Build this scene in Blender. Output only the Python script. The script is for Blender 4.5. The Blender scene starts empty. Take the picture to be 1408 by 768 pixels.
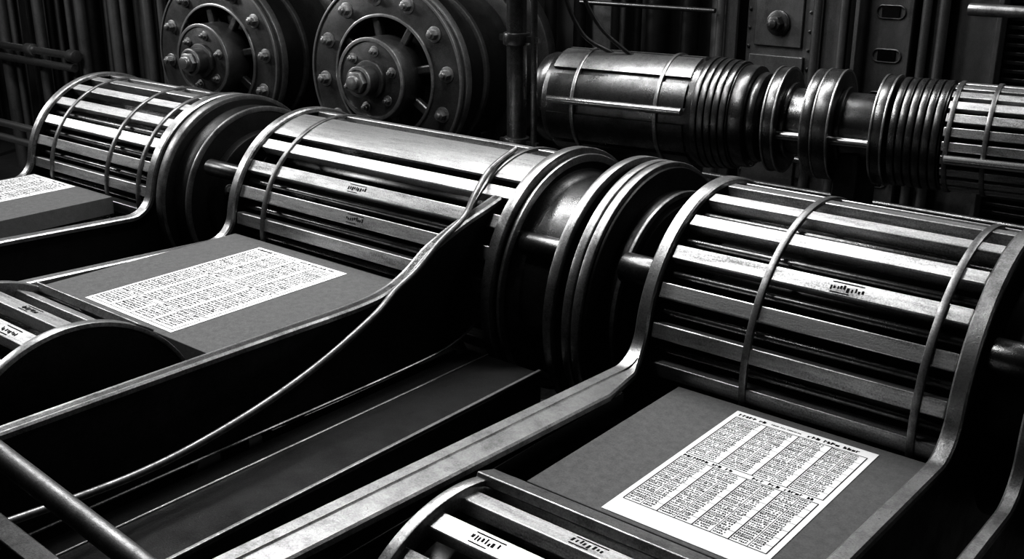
import bpy, bmesh, math, random
from mathutils import Vector, Matrix
random.seed(7)
ZO=2.5   # camera height; all z below are relative to the camera height
PI=math.pi
YC,ZC=3.366,-1.422   # main drum axis

scene=bpy.context.scene
# ---------------------------------------------------------------- materials
def mat_metal(name,dark,light,rough=0.4,metal=0.9,scale=6.0,stretch=(1,1,1),bump=0.15,grain=0.25,rvar=0.12):
    m=bpy.data.materials.new(name); m.use_nodes=True
    nt=m.node_tree; N=nt.nodes; L=nt.links
    b=N['Principled BSDF']
    tc=N.new('ShaderNodeTexCoord'); mp=N.new('ShaderNodeMapping'); mp.inputs['Scale'].default_value=stretch
    L.new(tc.outputs['Object'],mp.inputs['Vector'])
    n1=N.new('ShaderNodeTexNoise'); n1.inputs['Scale'].default_value=scale; n1.inputs['Detail'].default_value=10; n1.inputs['Roughness'].default_value=0.74
    L.new(mp.outputs['Vector'],n1.inputs['Vector'])
    n2=N.new('ShaderNodeTexNoise'); n2.inputs['Scale'].default_value=190; n2.inputs['Detail'].default_value=5; n2.inputs['Roughness'].default_value=0.7
    L.new(tc.outputs['Object'],n2.inputs['Vector'])
    mx=N.new('ShaderNodeMath'); mx.operation='MULTIPLY_ADD'; mx.inputs[1].default_value=grain
    L.new(n2.outputs['Fac'],mx.inputs[0])
    sub=N.new('ShaderNodeMath'); sub.operation='ADD'; sub.inputs[1].default_value=-grain*0.5
    L.new(n1.outputs['Fac'],sub.inputs[0]); L.new(sub.outputs[0],mx.inputs[2])
    cr=N.new('ShaderNodeValToRGB')
    cr.color_ramp.elements[0].position=0.32; cr.color_ramp.elements[0].color=(dark,dark,dark,1)
    cr.color_ramp.elements[1].position=0.66; cr.color_ramp.elements[1].color=(light,light,light,1)
    L.new(mx.outputs[0],cr.inputs['Fac']); L.new(cr.outputs['Color'],b.inputs['Base Color'])
    mr=N.new('ShaderNodeMapRange'); mr.inputs['From Min'].default_value=0.3; mr.inputs['From Max'].default_value=0.7
    mr.inputs['To Min'].default_value=rough+rvar; mr.inputs['To Max'].default_value=max(0.05,rough-rvar)
    L.new(mx.outputs[0],mr.inputs['Value']); L.new(mr.outputs[0],b.inputs['Roughness'])
    b.inputs['Metallic'].default_value=metal
    bp=N.new('ShaderNodeBump'); bp.inputs['Strength'].default_value=bump; bp.inputs['Distance'].default_value=0.004
    L.new(mx.outputs[0],bp.inputs['Height']); L.new(bp.outputs['Normal'],b.inputs['Normal'])
    return m
M_slat=mat_metal('worn_steel_slats',0.13,0.58,0.40,0.93,12,(0.25,1.8,1.8),0.3,0.6,0.09)
M_rim=mat_metal('worn_steel_rims',0.11,0.44,0.35,0.93,10,(1,1,1),0.3,0.55,0.08)
M_hoop=mat_metal('dull_steel_hoops',0.06,0.26,0.40,0.88,12,(1,1,1),0.25,0.5,0.08)
M_plate=mat_metal('dark_cast_iron',0.008,0.034,0.42,0.85,5,(1,1,1),0.4,0.55)
M_black=mat_metal('black_oiled_iron',0.006,0.018,0.26,0.85,6,(1,1,1),0.1,0.3,0.05)
M_steel=mat_metal('turned_steel',0.2,0.55,0.28,0.95,7,(0.3,2,2),0.1,0.3,0.06)
M_dsteel=mat_metal('dark_turned_steel',0.035,0.16,0.31,0.95,7,(1,1,1),0.25,0.5,0.08)
M_mot=mat_metal('grimy_motor_casting',0.03,0.13,0.42,0.88,5,(1,1,1),0.45,0.6,0.1)
M_motrim=mat_metal('polished_motor_edges',0.14,0.48,0.34,0.92,7,(1,1,1),0.2,0.4,0.08)
M_wall=mat_metal('grimy_painted_wall',0.008,0.025,0.65,0.3,3,(1,1,0.4),0.3,0.3)
M_panel=mat_metal('grimy_steel_panel',0.03,0.13,0.46,0.7,4,(1,1,0.5),0.4,0.5)
M_floor=mat_metal('oily_concrete_floor',0.01,0.03,0.6,0.0,3,(1,1,1),0.3,0.3)
M_board=mat_metal('grey_card_board',0.06,0.080,0.75,0.0,40,(1,1,1),0.05,0.9)
M_cable=mat_metal('braided_wire_cable',0.06,0.24,0.38,0.85,30,(1,1,1),0.1,0.2)
M_paper=mat_metal('printed_paper',0.76,0.86,0.8,0.0,14,(1,1,1),0.03,0.2)
def mat_flat(name,v,r=0.9):
    m=bpy.data.materials.new(name); m.use_nodes=True
    b=m.node_tree.nodes['Principled BSDF']
    n=m.node_tree.nodes.new('ShaderNodeTexNoise'); n.inputs['Scale'].default_value=90
    cr=m.node_tree.nodes.new('ShaderNodeValToRGB')
    cr.color_ramp.elements[0].color=(v*0.6,v*0.6,v*0.6,1); cr.color_ramp.elements[1].color=(v*1.4,v*1.4,v*1.4,1)
    m.node_tree.links.new(n.outputs['Fac'],cr.inputs['Fac']); m.node_tree.links.new(cr.outputs['Color'],b.inputs['Base Color'])
    b.inputs['Roughness'].default_value=r; b.inputs['Specular IOR Level'].default_value=0.1
    return m
M_ink=mat_flat('printing_ink',0.012)
M_ink2=mat_flat('faded_printing_ink',0.07)

# ---------------------------------------------------------------- builder
class B:
    def __init__(s): s.v=[]; s.f=[]
    def add(s,vs,fs):
        o=len(s.v); s.v+= [tuple(v) for v in vs]; s.f+=[tuple(i+o for i in f) for f in fs]; return s
    def box(s,c,size,rot=None):
        x,y,z=[a/2 for a in size]
        vs=[Vector((i*x,j*y,k*z)) for i in(-1,1) for j in(-1,1) for k in(-1,1)]
        if rot is not None: vs=[rot@v for v in vs]
        c=Vector(c)
        vs=[v+c for v in vs]
        return s.add(vs,[(0,1,3,2),(4,6,7,5),(0,4,5,1),(2,3,7,6),(0,2,6,4),(1,5,7,3)])
    def bx(s,x0,x1,y0,y1,z0,z1):
        return s.box(((x0+x1)/2,(y0+y1)/2,(z0+z1)/2),(abs(x1-x0),abs(y1-y0),abs(z1-z0)))
    def lathe(s,prof,org,axis=(1,0,0),seg=96,a0=0,a1=None):
        ax=Vector(axis).normalized()
        ref=Vector((0,0,1)) if abs(ax.z)<0.9 else Vector((0,1,0))
        e1=ref.cross(ax).normalized(); e2=ax.cross(e1)
        org=Vector(org); full=a1 is None
        n=seg if full else seg+1
        vs=[];fs=[]
        for i in range(n):
            a=a0+((2*PI) if full else (a1-a0))*i/seg
            d=e1*math.cos(a)+e2*math.sin(a)
            for (t,r) in prof: vs.append(org+ax*t+d*r)
        m=len(prof)
        for i in range(seg):
            j=(i+1)%n if full else i+1
            for k in range(m-1):
                fs.append((i*m+k,j*m+k,j*m+k+1,i*m+k+1))
        if not full:
            fs.append(tuple(range(m))); fs.append(tuple((n-1)*m+k for k in reversed(range(m))))
        return s.add(vs,fs)
    def cyl(s,t0,t1,r,org,axis=(1,0,0),seg=64,bev=0.006):
        bev=min(bev,r*0.4,abs(t1-t0)*0.4)
        return s.lathe([(t0,0.0005),(t0,r-bev),(t0+bev*0.3,r-bev*0.3),(t0+bev,r),(t1-bev,r),(t1-bev*0.3,r-bev*0.3),(t1,r-bev),(t1,0.0005)],org,axis,seg)
    def ring(s,t0,t1,r0,r1,org,axis=(1,0,0),seg=96,bev=0.005):
        bev=min(bev,(r1-r0)*0.4,abs(t1-t0)*0.4)
        return s.lathe([(t0,r0),(t0,r1-bev),(t0+bev*0.3,r1-bev*0.3),(t0+bev,r1),(t1-bev,r1),(t1-bev*0.3,r1-bev*0.3),(t1,r1-bev),(t1,r0),(t0,r0)],org,axis,seg)
    def prism(s,poly,x0,x1):
        n=len(poly)
        vs=[(x0,p[0],p[1]) for p in poly]+[(x1,p[0],p[1]) for p in poly]
        fs=[tuple(range(n)),tuple(reversed(range(n,2*n)))]+[(i,(i+1)%n,(i+1)%n+n,i+n) for i in range(n)]
        return s.add(vs,fs)
    def strip(s,pts,th,xs):
        n=len(pts); vs=[]
        for i in range(n):
            a=Vector(pts[max(0,i-1)]); b=Vector(pts[min(n-1,i+1)])
            t=(b-a).normalized(); nr=Vector((t.y,-t.x))
            p=Vector(pts[i]); q=p-nr*th
            x0,x1=xs(i/(n-1),p) if callable(xs) else xs
            bv=min(0.006,th*0.35)
            q2=p-nr*bv
            vs+=[(x0,q.x,q.y),(x0,q2.x,q2.y),(x0+bv,p.x,p.y),(x1-bv,p.x,p.y),(x1,q2.x,q2.y),(x1,q.x,q.y)]
        fs=[]
        for i in range(n-1):
            for k in range(6):
                k2=(k+1)%6
                fs.append((i*6+k,i*6+k2,(i+1)*6+k2,(i+1)*6+k))
        fs.append(tuple(range(6))); fs.append(tuple((n-1)*6+k for k in reversed(range(6))))
        return s.add(vs,fs)
    def tube(s,path,r,seg=16):
        P=[Vector(p) for p in path]; n=len(P); vs=[];fs=[]
        t=(P[1]-P[0]).normalized()
        u=t.orthogonal().normalized()
        for i in range(n):
            t=(P[min(n-1,i+1)]-P[max(0,i-1)]).normalized()
            u=(u-t*u.dot(t)).normalized(); w=t.cross(u)
            for k in range(seg):
                a=2*PI*k/seg; vs.append(P[i]+(u*math.cos(a)+w*math.sin(a))*r)
        for i in range(n-1):
            for k in range(seg):
                k2=(k+1)%seg; fs.append((i*seg+k,i*seg+k2,(i+1)*seg+k2,(i+1)*seg+k))
        fs.append(tuple(reversed(range(seg)))); fs.append(tuple((n-1)*seg+k for k in range(seg)))
        return s.add(vs,fs)
    def bolt(s,p,axis,r=0.022,h=0.025):
        s.cyl(0,0.006,r*1.5,p,axis,24,0.002)
        s.cyl(0.006,h,r,p,axis,6,0.004)
        s.cyl(h,h+0.018,r*0.55,p,axis,14,0.004)
        return s
    def build(s,name,mat,parent=None,bevel=0,smooth=True):
        me=bpy.data.meshes.new(name)
        me.from_pydata([(v[0],v[1],v[2]+ZO) for v in s.v],[],s.f); me.update()
        bm=bmesh.new(); bm.from_mesh(me); bmesh.ops.recalc_face_normals(bm,faces=bm.faces); bm.to_mesh(me); bm.free()
        if smooth:
            me.shade_smooth(); me.set_sharp_from_angle(angle=math.radians(38))
        me.materials.append(mat)
        o=bpy.data.objects.new(name,me); scene.collection.objects.link(o)
        if bevel:
            md=o.modifiers.new('bev','BEVEL'); md.width=bevel; md.segments=2; md.limit_method='ANGLE'; md.angle_limit=math.radians(40)
        if parent: o.parent=parent
        return o
def empty(name):
    e=bpy.data.objects.new(name,None); scene.collection.objects.link(e); e.empty_display_size=0.1; return e
def smooth_path(pts,n=8):
    P=[Vector(p) for p in pts]; out=[]
    for i in range(len(P)-1):
        p0=P[max(0,i-1)];p1=P[i];p2=P[i+1];p3=P[min(len(P)-1,i+2)]
        for k in range(n):
            t=k/n
            out.append(0.5*((2*p1)+(p2-p0)*t+(2*p0-5*p1+4*p2-p3)*t*t+(3*p1-p0-3*p2+p3)*t**3))
    out.append(P[-1]); return out
def dp(th,R,yc=YC,zc=ZC):
    a=math.radians(th); return (yc-R*math.cos(a), zc+R*math.sin(a))

# ---------------------------------------------------------------- drums
def slat(b,x0,x1,th,R,w,h,yc=YC,zc=ZC):
    a=math.radians(th); y,z=dp(th,R-h/2,yc,zc)
    rot=Matrix.Rotation(-a,3,'X')
    b.box(((x0+x1)/2,y,z),(x1-x0,h,w),rot)
def label(b,x,th,R,L=0.1,yc=YC,zc=ZC):
    a=math.radians(th); rot=Matrix.Rotation(-a,3,'X')
    y,z=dp(th,R+0.0008,yc,zc); c=Vector((x,y,z)); up=rot@Vector((0,0,1))
    b.box(c+up*0.017,(L,0.001,0.003),rot)
    b.box(c-up*0.017+Vector((-L*0.2,0,0)),(L*0.6,0.001,0.003),rot)
    xx=-L/2
    while xx<L/2:
        w=random.uniform(0.004,0.008)
        b.box(c+Vector((xx,0,0))+up*random.uniform(-.004,.004),(w,0.001,random.uniform(.008,.017)),rot); xx+=w+random.uniform(.004,.008)
def slatted_drum(x0,x1,hoops,slats,rods=(),panels=(),labels=(),R=0.485,name='slatted_drum'):
    e=empty(name)
    B().cyl(x0,x1,0.385,(0,YC,ZC)).build('inner_barrel',M_black,e)
    b=B()
    for th,w in slats: slat(b,x0,x1,th,R,w,0.045)
    b.build('slats',M_slat,e,0.004)
    if rods:
        b=B()
        for th in rods:
            y,z=dp(th,R-0.04); b.cyl(x0,x1,0.013,(0,y,z),seg=16)
        b.build('rods',M_dsteel,e)
    for (t0,t1) in panels:
        b=B(); prof=[(x0,R-0.012),(x0,R),(x1,R),(x1,R-0.012)]
        vs=[];fs=[];n=14
        for i in range(n+1):
            t=t0+(t1-t0)*i/n
            for (xx,r) in prof: y,z=dp(t,r); vs.append((xx,y,z))
        for i in range(n):
            for k in range(4):
                k2=(k+1)%4; fs.append((i*4+k,i*4+k2,(i+1)*4+k2,(i+1)*4+k))
        fs+= [(0,1,2,3),tuple(n*4+k for k in(3,2,1,0))]
        b.add(vs,fs).build('cover_sheet',M_slat,e)
    b=B()
    for h in hoops: b.ring(h-0.012,h+0.012,R-0.006,R+0.008,(0,YC,ZC),seg=128,bev=0.003)
    b.build('hoops',M_hoop,e)
    b=B()
    for h in (x0,x1): b.ring(h-0.012 if h==x1 else h, h if h==x1 else h+0.012,0.30,R-0.05,(0,YC,ZC))
    b.build('end_spiders',M_plate,e)
    if labels:
        b=B()
        for (x,t) in labels: label(b,x,t,R)
        b.build('stamped_labels',M_ink,e,smooth=False)
    return e
reg=lambda n,s,w,skip=(): [(s+i*360/n,w) for i in range(n) if not any(a<=((s+i*360/n)%360)<=c for a,c in skip)]
S3=reg(22,-6.4,0.053)
slatted_drum(-1.775,-0.805,[-1.425,-0.886],S3,rods=[S3[k][0]+8 for k in (0,1,2,3,4,5,6,7)],labels=[(-1.17,S3[3][0])])
S2=reg(24,-7,0.056,[(66,90)])
slatted_drum(-4.015,-2.505,[-3.827,-2.68],S2,rods=[0.5,15.5,30.5],panels=[(61,85)],labels=[(-3.3,S2[3][0]),(-3.25,S2[2][0]),(-2.75,S2[2][0])])
S1=reg(24,-7,0.054)
slatted_drum(-5.845,-4.735,[-5.66,-5.11,-4.82],S1,rods=[15*k+.5 for k in range(0,4)],labels=[])

# ---------------------------------------------------------------- side frames / troughs
def contour(R,zr=-1.44,fr=0.12,yend=0.3,slope=0.045,back=200):
    pts=[]
    hz=zr+fr-ZC; th_t=math.degrees(math.asin(hz/(R+fr)))
    n=60
    for i in range(n+1):
        pts.append(dp(back+(th_t-back)*i/n,R))
    cy,cz=YC-math.sqrt((R+fr)**2-hz**2), zr+fr
    a0=math.radians(-th_t)
    for i in range(1,11):
        a=a0+( -PI/2 -a0)*i/10
        pts.append((cy+fr*math.cos(a),cz+fr*math.sin(a)))
    y0=cy
    for i in range(1,13):
        y=y0+(yend-y0)*i/12; pts.append((y,zr+slope*(y0-y)))
    return pts
def side_frame(x0,x1,R=0.504,wide=0,name='trough_side_frame',zr=-1.44,bottom=-1.95,yend=0.3,th=0.022):
    e=empty(name)
    c=contour(R,zr,yend=yend)
    xm=(x0+x1)/2
    ci=[dp(200+(8-200)*i/60,R-0.01) for i in range(61)]
    poly=ci+[(p[0],p[1]-0.012) for p in c[61:]]
    poly=poly+[(yend,bottom),(YC+0.35,bottom)]
    B().prism(poly,xm-0.012,xm+0.012).build('web_plate',M_plate,e)
    def xs(f,p):
        k=min(1,max(0,(2.87-p.x)/0.25)); k=k*k*(3-2*k)
        return (x0,x1+wide*k)
    B().strip(c,th,xs).build('rim_strip',M_rim,e)
    if wide:
        cc=[(p[0],p[1]+0.006) for p in c[66:]]
        B().strip(cc,0.02,(x0+0.045,x0+0.053)).build('rail_bead',M_rim,e)
        B().bx(x1+wide-0.02,x1+wide,yend,2.62,zr-0.09,zr-0.01).build('rail_skirt',M_black,e,0.003)
    return e
side_frame(-5.90,-5.85)
side_frame(-4.73,-4.67)
side_frame(-4.07,-4.02)
side_frame(-1.83,-1.78,wide=0.08)
side_frame(-0.80,-0.75)
side_frame(-0.60,-0.56,R=0.53,zr=-1.50)
e=empty('trough_side_wall')
top=[(3.07,-1.045),(2.98,-1.068),(2.83,-1.105),(2.67,-1.16),(2.556,-1.225),(2.447,-1.262),(2.3,-1.275),(2.0,-1.272),(1.6,-1.268),(1.06,-1.265),(0.3,-1.26)]
tp=[(v.x,v.y) for v in smooth_path([(a,b_,0) for a,b_ in top],6)]
low=[(3.085,-1.05),(3.06,-1.27),(3.0,-1.41),(2.9,-1.51),(2.76,-1.56),(2.5,-1.575),(1.6,-1.575),(0.3,-1.575)]
lp=[(v.x,v.y) for v in smooth_path([(a,b_,0) for a,b_ in low],6)]
B().prism(tp+list(reversed(lp)),-2.60,-2.575).build('wall_plate',M_plate,e)
B().strip(tp,0.02,(-2.615,-2.565)).build('top_rim',M_rim,e)
B().strip(lp,0.008,(-2.60,-2.569)).build('bottom_bead',M_rim,e)
def trough(x0,x1,y0,name='trough_bed'):
    e=empty(name)
    B().bx(x0,x1,y0,2.84,-1.66,-1.62).build('bed_plate',M_black,e,0.004)
    b=B()
    for y in (y0+0.1,2.6): b.bx(x0,x1,y-0.04,y+0.04,-1.62,-1.56)
    b.build('cross_members',M_plate,e,0.004)
    b=B()
    for y in (y0+0.1,2.7):
        for x in (x0+0.08,x1-0.08): b.bx(x-0.05,x+0.05,y-0.05,y+0.05,-2.5,-1.66)
    b.build('legs',M_plate,e,0.004)
trough(-5.84,-4.74,1.9); trough(-4.01,-2.62,1.95); trough(-1.76,-0.81,2.22)
e=empty('machine_bed_beam')
B().bx(-2.55,-2.20,0.3,2.84,-1.75,-1.60).build('upper_beam',M_plate,e,0.008)
b=B(); b.bx(-2.214,-2.20,0.3,2.84,-1.60,-1.590).bx(-2.46,-2.452,0.3,2.84,-1.60,-1.595).bx(-2.205,-2.192,0.3,2.84,-1.74,-1.73); b.build('beam_beads',M_rim,e,0.003)
B().bx(-2.20,-1.86,0.3,2.84,-1.98,-1.80).build('lower_beam',M_black,e,0.008)
B().bx(-2.07,-2.058,0.3,2.84,-1.80,-1.788).build('lower_bead',M_rim,e,0.004)
b=B()
for y in (0.6,2.6): b.bx(-2.5,-1.9,y-0.06,y+0.06,-2.5,-1.9)
b.build('bed_feet',M_plate,e,0.004)
e=empty('machine_bed_beam')
b=B(); b.bx(-4.63,-4.09,0.3,2.84,-1.80,-1.74)
b.bx(-4.5,-4.2,0.3,2.84,-2.5,-1.8); b.build('far_bed_beam',M_plate,e,0.006)

# ---------------------------------------------------------------- boards + papers
def board(x0,x1,y0,y1,z,th,px0,px1,py0,py1,cols,k0=0.6,sc=1.0):
    e=empty('reading_board')
    B().bx(x0,x1,y0,y1,z-th,z).build('card_board',M_board,e,0.002)
    b=B()
    for y in (y0+0.15,y1-0.25): b.bx(x0+0.1,x1-0.1,y-0.04,y+0.04,z-th-0.03,z-th)
    b.build('support_blocks',M_black,e)
    p=empty('printed_table_sheet')
    B().bx(px0,px1,py0,py1,z+0.0005,z+0.002).build('paper',M_paper,p)
    b=B(); g=B(); zt=z+0.0026
    def q(bb,xa,xb,ya,yb): bb.add([(xa,ya,zt),(xb,ya,zt),(xb,yb,zt),(xa,yb,zt)],[(0,1,2,3)])
    W=px1-px0; m=0.018
    def words(bb,xa,xb,y,h,sp=1.0):
        x=xa
        while x<xb:
            for k in range(random.randint(3,8)):
                w=h*random.uniform(0.45,0.8)
                if x+w>xb: break
                q(bb,x,x+w*0.45,y,y+h*random.choice([1,1,.7]))
                q(bb,x,x+w,y+h*random.choice([0,.35,.6]),y+h*random.choice([.35,.5])+h*.35)
                x+=w+h*0.15
            x+=h*0.6*sp
    words(b,px0+m,px0+W*0.26,py1-0.03,0.015); words(g,px0+W*.28,px0+W*.5,py1-0.026,0.008); words(b,px0+W*0.54,px0+W*.9,py1-0.03,0.016,1.0)
    ytop=py1-0.042; ybot=py0+m
    hh=0.30
    blocks=[]; ya=ytop
    while ya>ybot+0.05:
        blocks.append((ya,max(ybot,ya-hh))); ya-=hh+0.026
    cw=(W-2*m)/cols
    for bi,(ya,yb) in enumerate(blocks):
        if bi: words(b,px0+m,px0+W*.40,ya+0.006,0.013,1.5); words(b,px0+W*.52,px1-m*2,ya+0.006,0.014,1.5)
        for yy in (ya,yb): q(b,px0+m,px1-m,yy-0.0014,yy+0.0014)
        for c in range(cols+1):
            x=px0+m+c*cw; w=0.0016 if c%2==0 else 0.0008
            q(b,x-w,x+w,yb,ya)
        y=ya-0.011*sc; r=0
        while y>yb+0.002:
            for c in range(cols):
                x=px0+m+c*cw+0.004
                xe=x+cw-0.007-(cw*.30 if c%2 else 0)
                while x<xe-0.003:
                    w=random.uniform(.003,.0055)*sc
                    hgt=random.uniform(.005,.007)*sc
                    k=random.random()
                    bb=b if random.random()<k0 else g
                    if k<0.35: q(bb,x,x+w,y,y+hgt*0.6); q(bb,x,x+w*0.5,y,y+hgt)
                    elif k<0.65: q(bb,x,x+w,y,y+hgt)
                    else: q(bb,x,x+w*0.5,y,y+hgt); q(bb,x,x+w,y+hgt*.5,y+hgt)
                    x+=w+random.uniform(.0010,.0020)*sc
                    if random.random()<0.12: x+=.004
            r+=1
            if r%4==0: q(b,px0+m,px1-m,y-0.0030*sc,y-0.0020*sc)
            y-=0.0108*sc
    b.build('print',M_ink,p,smooth=False); g.build('faded_print',M_ink2,p,smooth=False)
board(-1.645,-0.815,2.06,2.862,-1.50,0.03,-1.405,-0.95,2.075,2.82,8,0.75)
board(-4.00,-2.86,1.93,2.86,-1.42,0.06,-3.735,-3.17,1.96,2.79,8,0.9,1.35)
board(-5.83,-5.03,1.9,2.862,-1.42,0.09,-5.80,-5.37,1.95,2.85,6,0.9,1.5)

# ---------------------------------------------------------------- front rollers
def front_roller(x0,x1,yc,zc,R,bar):
    e=empty('slatted_roller')
    b=B()
    b.cyl(x0+0.02,x1-0.02,R-0.10,(0,yc,zc)); b.build('inner_barrel',M_black,e)
    b=B()
    n=20
    for i in range(n): slat(b,x0+0.02,x1-0.02,i*360/n+6,R-0.025,0.06,0.04,yc,zc)
    b.build('slats',M_slat,e,0.004)
    b=B(); b.ring(x0,x0+0.035,R-0.05,R,(0,yc,zc),seg=128); b.build('end_rim',M_rim,e)
    b=B(); b.cyl(x1-0.03,x1,R,(0,yc,zc),seg=128); b.build('end_plate',M_plate,e)
    b=B(); b.ring(x1-0.035,x1+0.003,R-0.010,R+0.004,(0,yc,zc),seg=128,bev=0.003); b.build('end_plate_rim',M_rim,e)
    b=B(); slat(b,x0,x1,bar,R+0.012,0.07,0.03,yc,zc); b.build('retaining_bar',M_rim,e,0.004)
    b=B()
    label(b,(x0+x1)/2,96,R-0.025,0.09,yc,zc); label(b,x1-0.2,78,R-0.025,0.09,yc,zc); label(b,x0+0.2,78,R-0.025,0.09,yc,zc)
    b.build('stamped_labels',M_ink,e,smooth=False)
    b=B(); b.cyl(x0-0.08,x1+0.08,0.05,(0,yc,zc)); b.build('axle',M_dsteel,e)
    b=B()
    for x in (x0-0.05,x1+0.05): b.bx(x-0.02,x+0.02,yc-0.06,yc+0.06,-2.5,zc-0.04)
    b.build('axle_stands',M_plate,e,0.005)
front_roller(-3.50,-2.88,1.45,-1.595,0.42,125)
front_roller(-1.62,-0.83,1.72,-1.80,0.44,108)

# ---------------------------------------------------------------- couplings on main axis
def disc(b,x0,x1,r,bev=0.008): b.cyl(x0,x1,r,(0,YC,ZC),seg=128,bev=bev)
def rods_(e,x0,x1,r=0.045):
    b=B(); y,z=dp(33,0.42); b.cyl(x0,x1,r,(0,y,z),seg=32); y,z=dp(140,0.40); b.cyl(x0,x1,r*0.8,(0,y,z),seg=32); b.build('tie_rods',M_dsteel,e)
e=empty('drum_end_coupling')
b=B(); disc(b,-2.50,-2.485,0.50); disc(b,-2.48,-2.44,0.49); b.build('flange_plate',M_plate,e)
b=B(); b.ring(-2.50,-2.455,0.49,0.522,(0,YC,ZC),seg=128); b.ring(-2.44,-2.425,0.47,0.50,(0,YC,ZC),seg=128); b.build('flange_rims',M_rim,e)
b=B(); b.lathe([(-2.44,0.44),(-2.41,0.425),(-2.40,0.41),(-2.26,0.41),(-2.24,0.43),(-2.205,0.43)],(0,YC,ZC),seg=128); b.build('hub_sleeve',M_dsteel,e)
rods_(e,-2.46,-2.205,0.045)
e=empty('flange_coupling')
b=B(); disc(b,-2.20,-2.165,0.505); disc(b,-2.12,-2.03,0.505); disc(b,-2.165,-2.12,0.44); b.build('coupling_discs',M_plate,e)
b=B(); b.ring(-2.203,-2.165,0.50,0.525,(0,YC,ZC),seg=128); b.ring(-2.122,-2.088,0.50,0.522,(0,YC,ZC),seg=128); b.ring(-2.080,-2.045,0.50,0.522,(0,YC,ZC),seg=128); b.build('coupling_rims',M_rim,e)
b=B(); disc(b,-2.03,-1.97,0.42,0.008); disc(b,-1.97,-1.955,0.38); disc(b,-1.955,-1.835,0.24); b.build('stepped_hub',M_plate,e)
b=B(); b.ring(-1.985,-1.965,0.405,0.425,(0,YC,ZC),seg=128); b.build('stepped_hub_rim',M_hoop,e)
rods_(e,-1.97,-1.835,0.055)
e=empty('flange_coupling')
b=B(); disc(b,-0.735,-0.605,0.40,0.01); disc(b,-0.545,-0.2,0.44); disc(b,-0.2,-0.15,0.5); b.build('coupling_discs',M_plate,e)
rods_(e,-0.735,-0.605,0.055)
e=empty('flange_coupling')
b=B(); disc(b,-4.665,-4.655,0.49); disc(b,-4.62,-4.57,0.49); disc(b,-4.57,-4.43,0.46,0.03); disc(b,-4.43,-4.37,0.35); disc(b,-4.37,-4.075,0.16); b.build('coupling_discs',M_plate,e)
b=B(); b.ring(-4.63,-4.575,0.485,0.508,(0,YC,ZC),seg=128); b.ring(-4.45,-4.43,0.44,0.465,(0,YC,ZC),seg=128); b.build('coupling_rims',M_hoop,e)
rods_(e,-4.37,-4.075,0.04)
b=B()
for k in range(8):
    y,z=dp(k*45+20,0.27); b.bolt((-4.37,y,z),(1,0,0),0.022)
b.build('hub_bolts',M_steel,e)

# ---------------------------------------------------------------- cable
cp=[(-2.70,3.30,-0.922),(-2.68,3.12,-0.970),(-2.63,2.97,-1.035),(-2.56,2.83,-1.078),(-2.545,2.68,-1.138),(-2.54,2.56,-1.208),(-2.53,2.44,-1.25),(-2.50,2.30,-1.30),(-2.48,2.02,-1.385),(-2.45,1.70,-1.435),(-2.44,1.37,-1.46),(-2.43,0.97,-1.43),(-2.42,0.5,-1.38),(-2.42,0.31,-1.37)]
B().tube(smooth_path(cp,8),0.0115,14).build('steel_wire_cable',M_cable)

# ---------------------------------------------------------------- handrail
e=empty('handrail')
B().tube([(-3.2,0.9,-1.02),(-1.2,0.9,-1.21)],0.025,32).build('rail_tube',M_hoop,e)
B().tube([(-3.15,0.9,-1.03),(-3.15,0.9,-2.5)],0.02,20).build('post_1',M_dsteel,e)
B().tube([(-1.25,0.9,-1.21),(-1.25,0.9,-2.5)],0.02,20).build('post_2',M_dsteel,e)
B().box((-2.1,0.79,-1.16),(2.0,0.05,0.02),Matrix.Rotation(0.05,3,'Y')).build('kick_bar',M_plate,e,0.004)

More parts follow.
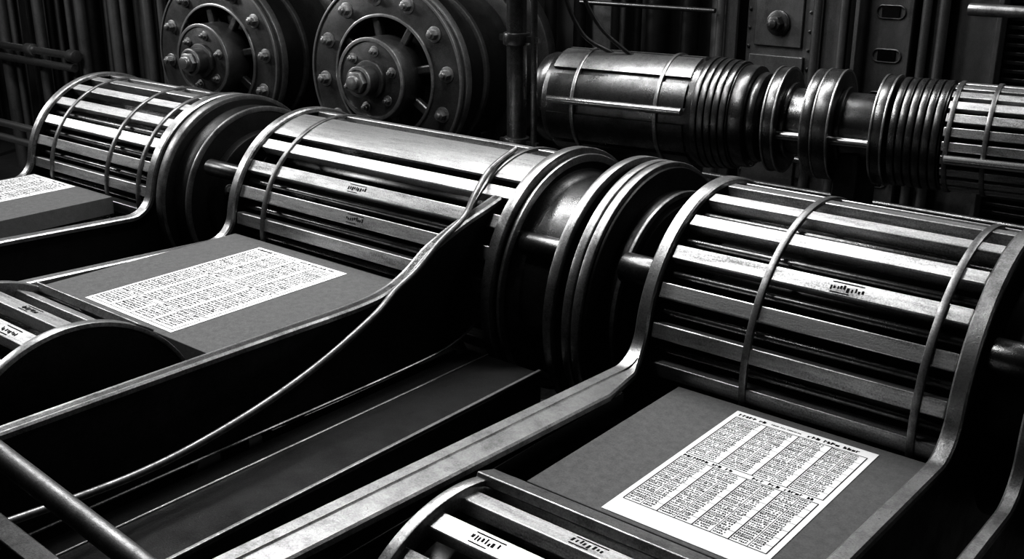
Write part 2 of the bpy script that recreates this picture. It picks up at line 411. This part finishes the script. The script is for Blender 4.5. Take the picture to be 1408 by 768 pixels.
# ---------------------------------------------------------------- motors in the back
def motor(cx,cz=-1.0,y=4.78,R=0.585,yaw=-8):
    e=empty('bolted_motor_housing')
    A=Vector((math.sin(math.radians(yaw)),math.cos(math.radians(yaw)),0)); o=Vector((cx,y,cz))
    S=Vector((A.y,-A.x,0)); U=Vector((0,0,1))
    P=lambda t,r,a: o+A*t+(S*math.cos(a)+U*math.sin(a))*r
    b=B(); b.ring(0,0.10,0.37,R,o,A,128,0.012); b.build('front_flange',M_mot,e)
    b=B(); b.ring(-0.014,0.002,0.37,0.388,o,A,128); b.ring(-0.008,0.02,R-0.010,R+0.006,o,A,128); b.ring(0.05,0.108,R-0.012,R+0.008,o,A,128); b.build('flange_lips',M_motrim,e)
    b=B(); b.cyl(0.14,0.85,R-0.06,o,A,96); b.cyl(0.10,0.15,0.37,o,A,96); b.build('barrel',M_plate,e)
    b=B(); b.ring(0.34,0.38,R-0.07,R-0.035,o,A,96); b.ring(0.95,1.05,R-0.06,R+0.07,o,A,96); b.cyl(0.85,1.08,R-0.05,o,A,96);b.ring(0.72,0.78,R-0.06,R+0.03,o,A,96); b.build('rear_flanges',M_mot,e)
    b=B()
    for k in range(8):
        a=k*PI/4+0.2
        d=S*math.cos(a)+U*math.sin(a); t=d.cross(A)
        rot=Matrix((d,A,t)).transposed()
        b.box(P(0.04,0.32,a),(0.20,0.05,0.055),rot)
    b.build('spokes',M_mot,e,0.012)
    b=B(); b.cyl(-0.14,0.08,0.255,o,A,96,0.02); b.build('hub_disc',M_mot,e)
    b=B(); b.ring(-0.147,-0.13,0.235,0.258,o,A,96); b.build('hub_lip',M_motrim,e)
    b=B(); b.cyl(-0.17,-0.14,0.12,o,A,64); b.cyl(-0.26,-0.16,0.09,o,A,48); b.build('hub_boss',M_mot,e)
    b=B(); b.cyl(-0.30,-0.26,0.07,o,A,6); b.cyl(-0.33,-0.29,0.042,o,A,32); b.ring(-0.265,-0.25,0.075,0.094,o,A,48); b.build('shaft_nut',M_motrim,e)
    b=B()
    for k in range(12):
        b.bolt(P(0,0.485,k*PI/6+0.1),-A,0.033,0.05)
    for k in range(6):
        b.bolt(P(-0.14,0.178,k*2*PI/6+.3),-A,0.022,0.03)
    b.build('bolts',M_rim,e)
    b=B()
    for t in (0.2,0.7):
        c=o+A*t; b.bx(c.x-0.35,c.x+0.35,c.y-0.06,c.y+0.06,-2.5,cz-0.42)
    b.build('pedestal',M_plate,e,0.01)
motor(-4.98,-1.02); motor(-6.72,-1.05)

# ---------------------------------------------------------------- rear line shaft
P0=Vector((-3.50,4.60,-0.965)); P1=Vector((-1.2,4.92,-0.965)); AX=(P1-P0).normalized()
def tx(x): return (x-P0.x)/AX.x
e=empty('rear_line_shaft')
def rc(b,xa,xb,r,bev=0.006): b.cyl(tx(xa),tx(xb),r,P0,AX,96,bev)
e1=Vector((0,0,1)).cross(AX).normalized(); e2=Vector((0,0,1))
if e1.y>0: e1=-e1
def rslat(b,xa,xb,th,R,w,h):
    a=math.radians(th); d=e1*math.cos(a)+e2*math.sin(a)
    t=d.cross(AX)
    c=P0+AX*(tx((xa+xb)/2))+d*(R-h/2); L=(xb-xa)/AX.x
    rot=Matrix((AX,t,d)).transposed()
    b.box(c,(L,w,h),rot)
b=B(); rc(b,-3.44,-2.62,0.25,0.012); rc(b,-3.52,-3.43,0.235,0.03); b.build('barrel',M_dsteel,e)
b=B()
def sheet(b,xa,xb,t0,t1,R,h):
    n=10; vs=[];fs=[]
    for i in range(n+1):
        a=math.radians(t0+(t1-t0)*i/n); d=e1*math.cos(a)+e2*math.sin(a)
        for (xx,r) in ((xa,R-h),(xa,R),(xb,R),(xb,R-h)): vs.append(P0+AX*tx(xx)+d*r)
    for i in range(n):
        for k in range(4):
            k2=(k+1)%4; fs.append((i*4+k,i*4+k2,(i+1)*4+k2,(i+1)*4+k))
    fs+=[(0,1,2,3),tuple(n*4+k for k in(3,2,1,0))]; b.add(vs,fs)
for t0,t1 in ((46,84),(89,130)): sheet(b,-3.40,-2.66,t0,t1,0.266,0.014)
b.build('cover_sheets',M_rim,e)
b=B()
for t0,t1 in ((12,38),(-40,-6),(-85,-46),(135,170)): sheet(b,-3.40,-2.66,t0,t1,0.266,0.014)
b.build('lower_cover_sheets',M_dsteel,e)
b=B()
for x in (-3.25,-2.80): b.ring(tx(x)-0.01,tx(x)+0.01,0.25,0.275,P0,AX,96,0.003)
b.build('hoops',M_rim,e)
b=B()
a=math.radians(8); d=e1*math.cos(a)+e2*math.sin(a)
b.tube([P0+AX*tx(-3.38)+d*0.285,P0+AX*tx(-2.66)+d*0.285],0.018,20)
d2=e1*math.cos(math.radians(-12))+e2*math.sin(math.radians(-12))
b.tube([P0+AX*tx(-2.30)+d2*0.185,P0+AX*tx(-1.75)+d2*0.185],0.02,20)
b.tube([P0+AX*tx(-1.48)+d2*0.255,P0+AX*tx(-0.6)+d2*0.255],0.02,20)
b.build('side_rods',M_steel,e)
b=B()
x=-2.62
for i in range(5): rc(b,x,x+0.028,0.272-0.003*i,0.003); rc(b,x+0.028,x+0.036,0.260-0.003*i); x+=0.034
rc(b,x,x+0.07,0.245,0.012); rc(b,x+0.07,-2.33,0.215,0.02); b.build('clamp_bands',M_dsteel,e)
b=B(); rc(b,-2.34,-1.73,0.155); b.build('shaft',M_dsteel,e)
b=B(); rc(b,-2.285,-2.225,0.245,0.008); rc(b,-2.225,-2.20,0.18); rc(b,-2.105,-2.06,0.25); rc(b,-2.055,-1.975,0.255,0.01); rc(b,-1.975,-1.95,0.18); rc(b,-1.80,-1.74,0.245,0.01); b.build('coupling_discs',M_dsteel,e)
b=B()
for x in (-2.285,-2.235,-2.105,-2.055,-1.985,-1.80,-1.75): b.ring(tx(x)-0.001,tx(x)+0.009,0.238,0.2575 if -2.06<x<-1.98 else 0.2505,P0,AX,96,0.002)
b.build('disc_edges',M_rim,e)
b=B(); x=-1.72
for i in range(6): rc(b,x,x+0.028,0.243,0.003); rc(b,x+0.028,x+0.036,0.226); x+=0.035
b.build('clamp_bands_small',M_dsteel,e)
b=B(); rc(b,-1.74,-0.6,0.19); b.build('slatted_inner_barrel',M_black,e)
b=B()
for k in range(24): rslat(b,-1.50,-0.6,k*15-180,0.237,0.040,0.03)
b.build('small_drum_slats',M_slat,e,0.003)
b=B()
for x in (-1.48,-1.33,-1.0): b.ring(tx(x)-0.01,tx(x)+0.01,0.22,0.245,P0,AX,96,0.003)
b.build('small_drum_hoops',M_hoop,e)
b=B()
for x in (-3.2,-1.9,-1.0):
    c=P0+AX*tx(x); b.bx(c.x-0.06,c.x+0.06,c.y-0.12,c.y+0.12,-2.5,c.z-0.1)
b.build('stands',M_plate,e,0.01)
b=B()
b.tube(smooth_path([(-3.45,4.5,0.3),(-3.4,4.5,-0.3),(-3.3,4.55,-0.6),(-3.15,4.6,-0.70),(-3.12,4.62,-0.715)],8),0.011)
b.tube(smooth_path([(-3.3,4.5,0.3),(-3.28,4.5,-0.3),(-3.2,4.55,-0.55),(-3.05,4.6,-0.69),(-3.02,4.62,-0.71)],8),0.011)
b.build('conduit_cables',M_plate,e)

# ---------------------------------------------------------------- pipes and wall equipment
def vpipe(x,y,r,clamps=(),z0=-2.5,z1=2.48,mat=M_dsteel,name='vertical_pipe'):
    e=empty(name)
    B().tube([(x,y,z0),(x,y,z1)],r,24).build('pipe',mat,e)
    if clamps:
        b=B()
        for c in clamps:
            b.cyl(c-0.03,c+0.03,r*1.35,(x,y,0),(0,0,1),32); b.box((x+r*1.9,y,c),(r*1.8,0.02,0.03)); b.box((x-r*1.6,y,c),(r*1.0,0.02,0.03))
        b.build('clamps',M_dsteel,e)
vpipe(-3.43,4.2,0.05,(-0.62,-1.14,-0.2))
vpipe(-3.32,4.2,0.016)
B().bx(-15,3,6.4,6.6,-2.5,2.5).build('wall_back',M_wall)
B().bx(-15.2,-15,-3,6.6,-2.5,2.5).build('wall_left',M_wall)
B().bx(3,3.2,-3,6.6,-2.5,2.5).build('wall_right',M_wall)
B().bx(-15,3,-3,6.4,-2.7,-2.5).build('floor',M_floor)
B().bx(-15,3,-3,6.4,2.5,2.7).build('ceiling',M_wall)
e=empty('wall_pipe_rack')
b=B(); b2=B()
x=-14.3
while x<-0.3:
    r=random.choice([0.02,0.03,0.045,0.06,0.08])
    if not(-3.35<x<-1.9):
        (b if random.random()<0.5 else b2).tube([(x,6.25-random.uniform(0,0.1),-2.5),(x,6.25-random.uniform(0,0.02),2.45)],r,20)
    x+=r*2+random.uniform(0.02,0.14)
for x in (-3.30,-2.68,-2.52,-2.06,-1.97,-1.35): b2.tube([(x,6.0,-2.5),(x,6.0,2.45)],0.025,16)
b.build('dark_pipes',M_plate,e); b2.build('mid_pipes',M_panel,e)
b=B()
for z in (-0.45,-0.60): b.tube([(-4.3,5.93,z),(-3.3,5.93,z)],0.015,16)
for z in (-1.3,-1.42,-1.6): b.tube([(-3.3,5.9,z),(-0.6,5.9,z)],0.02,16)
for z in (-0.30,-0.38):b.tube([(-1.9,5.85,z),(-0.6,5.85,z)],0.012,20)
b.build('horizontal_pipes',M_dsteel,e)
B().tube([(-1.72,5.6,-0.48),(-0.6,5.6,-0.48)],0.03,20).build('bright_rail',M_hoop,e)
e=empty('conduit_pipe_frame')
b=B()
for z,xe in ((-1.26,-9.1),(-1.37,-9.15)): b.tube([(-13,5.0,z),(xe,5.0,z)],0.035,20)
b.build('horizontal_pipes',M_steel,e)
b=B()
for x,r in ((-9.15,0.05),(-9.35,0.03),(-9.9,0.05),(-10.4,0.03),(-10.6,0.06),(-11.3,0.05),(-8.6,.05),(-8.45,.03),(-8.1,.04),(-7.9,.03)): b.tube([(x,5.12,-2.5),(x,5.12,2.45)],r,20)
for x in (-9.15,-9.9): b.cyl(-0.06,0.06,0.055,(x,5.0,-1.26),(1,0,0),24)
b.build('vertical_pipes',M_panel,e)
b=B()
for z in (-1.67,-1.79): b.tube([(-10.5,4.1,z),(-7.9,4.1,z)],0.03,20)
b.tube([(-8.0,4.16,-2.5),(-8.0,4.16,-1.5)],0.04,20); b.tube([(-10.0,4.16,-2.5),(-10.0,4.16,-1.5)],0.04,20)
b.build('low_pipes',M_steel,e)
e=empty('steel_column_frame')
b=B()
for x in (-12,-10.2,-8.1,-6.1,-4.2,-3.28,-2.62,-2.03,-1.3):
    b.bx(x-0.07,x+0.07,6.04,6.07,-2.5,2.4); b.bx(x-0.012,x+0.012,6.07,6.3,-2.5,2.4)
b.build('columns',M_panel,e,0.004)
e=empty('riveted_wall_panel')
b=B(); b.bx(-3.17,-2.74,6.10,6.16,-2.0,0.6); b.bx(-3.13,-2.78,6.07,6.11,-1.9,-0.85); b.bx(-3.11,-2.80,6.08,6.11,-0.80,0.3)
b.build('panels',M_panel,e,0.006)
b=B()
b.cyl(0,0.02,0.075,(-2.95,6.08,-0.66),(0,-1,0),32); b.bolt((-2.95,6.06,-0.66),(0,-1,0),0.045,0.06); b.bolt((-2.95,6.07,-1.3),(0,-1,0),0.045,0.06)
for z in range(18):
    for x in (-3.15,-2.76): b.cyl(0,0.01,0.010,(x,6.10,-1.8+z*0.11),(0,-1,0),12)
b.build('rivets',M_dsteel,e)
e=empty('louvred_wall_grille')
b=B(); b.bx(-1.93,-1.72,6.10,6.16,-2.0,0.8); b.bx(-1.70,-1.67,6.0,6.14,-2.0,0.8)
b.build('side_post',M_panel,e,0.006)
b=B()
for k in range(40): b.bx(-1.66,-0.7,6.08,6.12,-1.6+k*0.045,-1.6+k*0.045+0.02)
b.build('louvres',M_plate,e,0.003)
e=empty('slotted_cable_duct')
b=B(); b.bx(-2.45,-2.13,6.1,6.15,-2,0.8)
for x in (-2.45,-2.15): b.bx(x,x+0.025,5.98,6.12,-2,0.8)
b.build('duct',M_panel,e,0.004)
b=B(); b2=B()
for k in range(6):
    z=-1.52+k*0.24
    path=[]
    for i in range(33):
        t=2*PI*i/32; cx_=0.045 if math.cos(t)>0 else -0.045
        path.append((-2.29+cx_+0.035*math.cos(t),6.095,z+0.035*math.sin(t)))
    b.tube(path,0.005,8); b2.bx(-2.34,-2.24,6.09,6.105,z-0.03,z+0.03)
b.build('slot_rims',M_mot,e); b2.build('slot_shade_blocks',M_black,e)  # black blocks stand in for the shade inside the slot openings

# ---------------------------------------------------------------- lights
def area(name,loc,target,sx,sy,power):
    l=bpy.data.lights.new(name,'AREA'); l.shape='RECTANGLE'; l.size=sx; l.size_y=sy; l.energy=power; l.color=(1,1,1)
    o=bpy.data.objects.new(name,l); scene.collection.objects.link(o)
    o.location=(loc[0],loc[1],loc[2]+ZO)
    d=Vector(target)-Vector(loc); o.rotation_euler=d.to_track_quat('-Z','Y').to_euler()
    return o
area('overhead_lamp',(-3.6,3.9,2.2),(-2.8,3.2,-1.2),3.0,0.3,200)
area('front_lamp',(-3.2,2.0,2.3),(-2.4,2.6,-1.4),0.7,0.4,66)
area('side_lamp',(-0.6,5.4,1.8),(-1.6,3.9,-1.2),0.5,0.5,36)
area('motor_fill_light',(-7.4,3.0,2.2),(-6,5.0,-0.9),1.0,0.4,130)  # added fill light, puts highlights on the motor flanges and rims
area('left_fill_light',(-9.6,1.4,1.3),(-7.0,4.9,-0.9),1.0,0.8,130)  # added off-frame fill, brightens the left pipes and motor faces
w=bpy.data.worlds.new('World'); scene.world=w; w.use_nodes=True
w.node_tree.nodes['Background'].inputs['Color'].default_value=(0.5,0.5,0.5,1)
w.node_tree.nodes['Background'].inputs['Strength'].default_value=0.005
try: scene.view_settings.view_transform='Standard'
except Exception: pass
for lk in ('Medium High Contrast','Standard - Medium High Contrast'):
    try:
        scene.view_settings.look=lk; print('LOOK',lk); break
    except Exception as ex: pass

# ---------------------------------------------------------------- camera
cam=bpy.data.cameras.new('Camera'); co=bpy.data.objects.new('Camera',cam); scene.collection.objects.link(co)
co.location=(0,0,ZO); cam.lens=37.97; cam.sensor_width=36; cam.clip_start=0.05
f=Vector((-0.601,0.7295,-0.3272))
co.rotation_euler=f.to_track_quat('-Z','Y').to_euler()
scene.camera=co
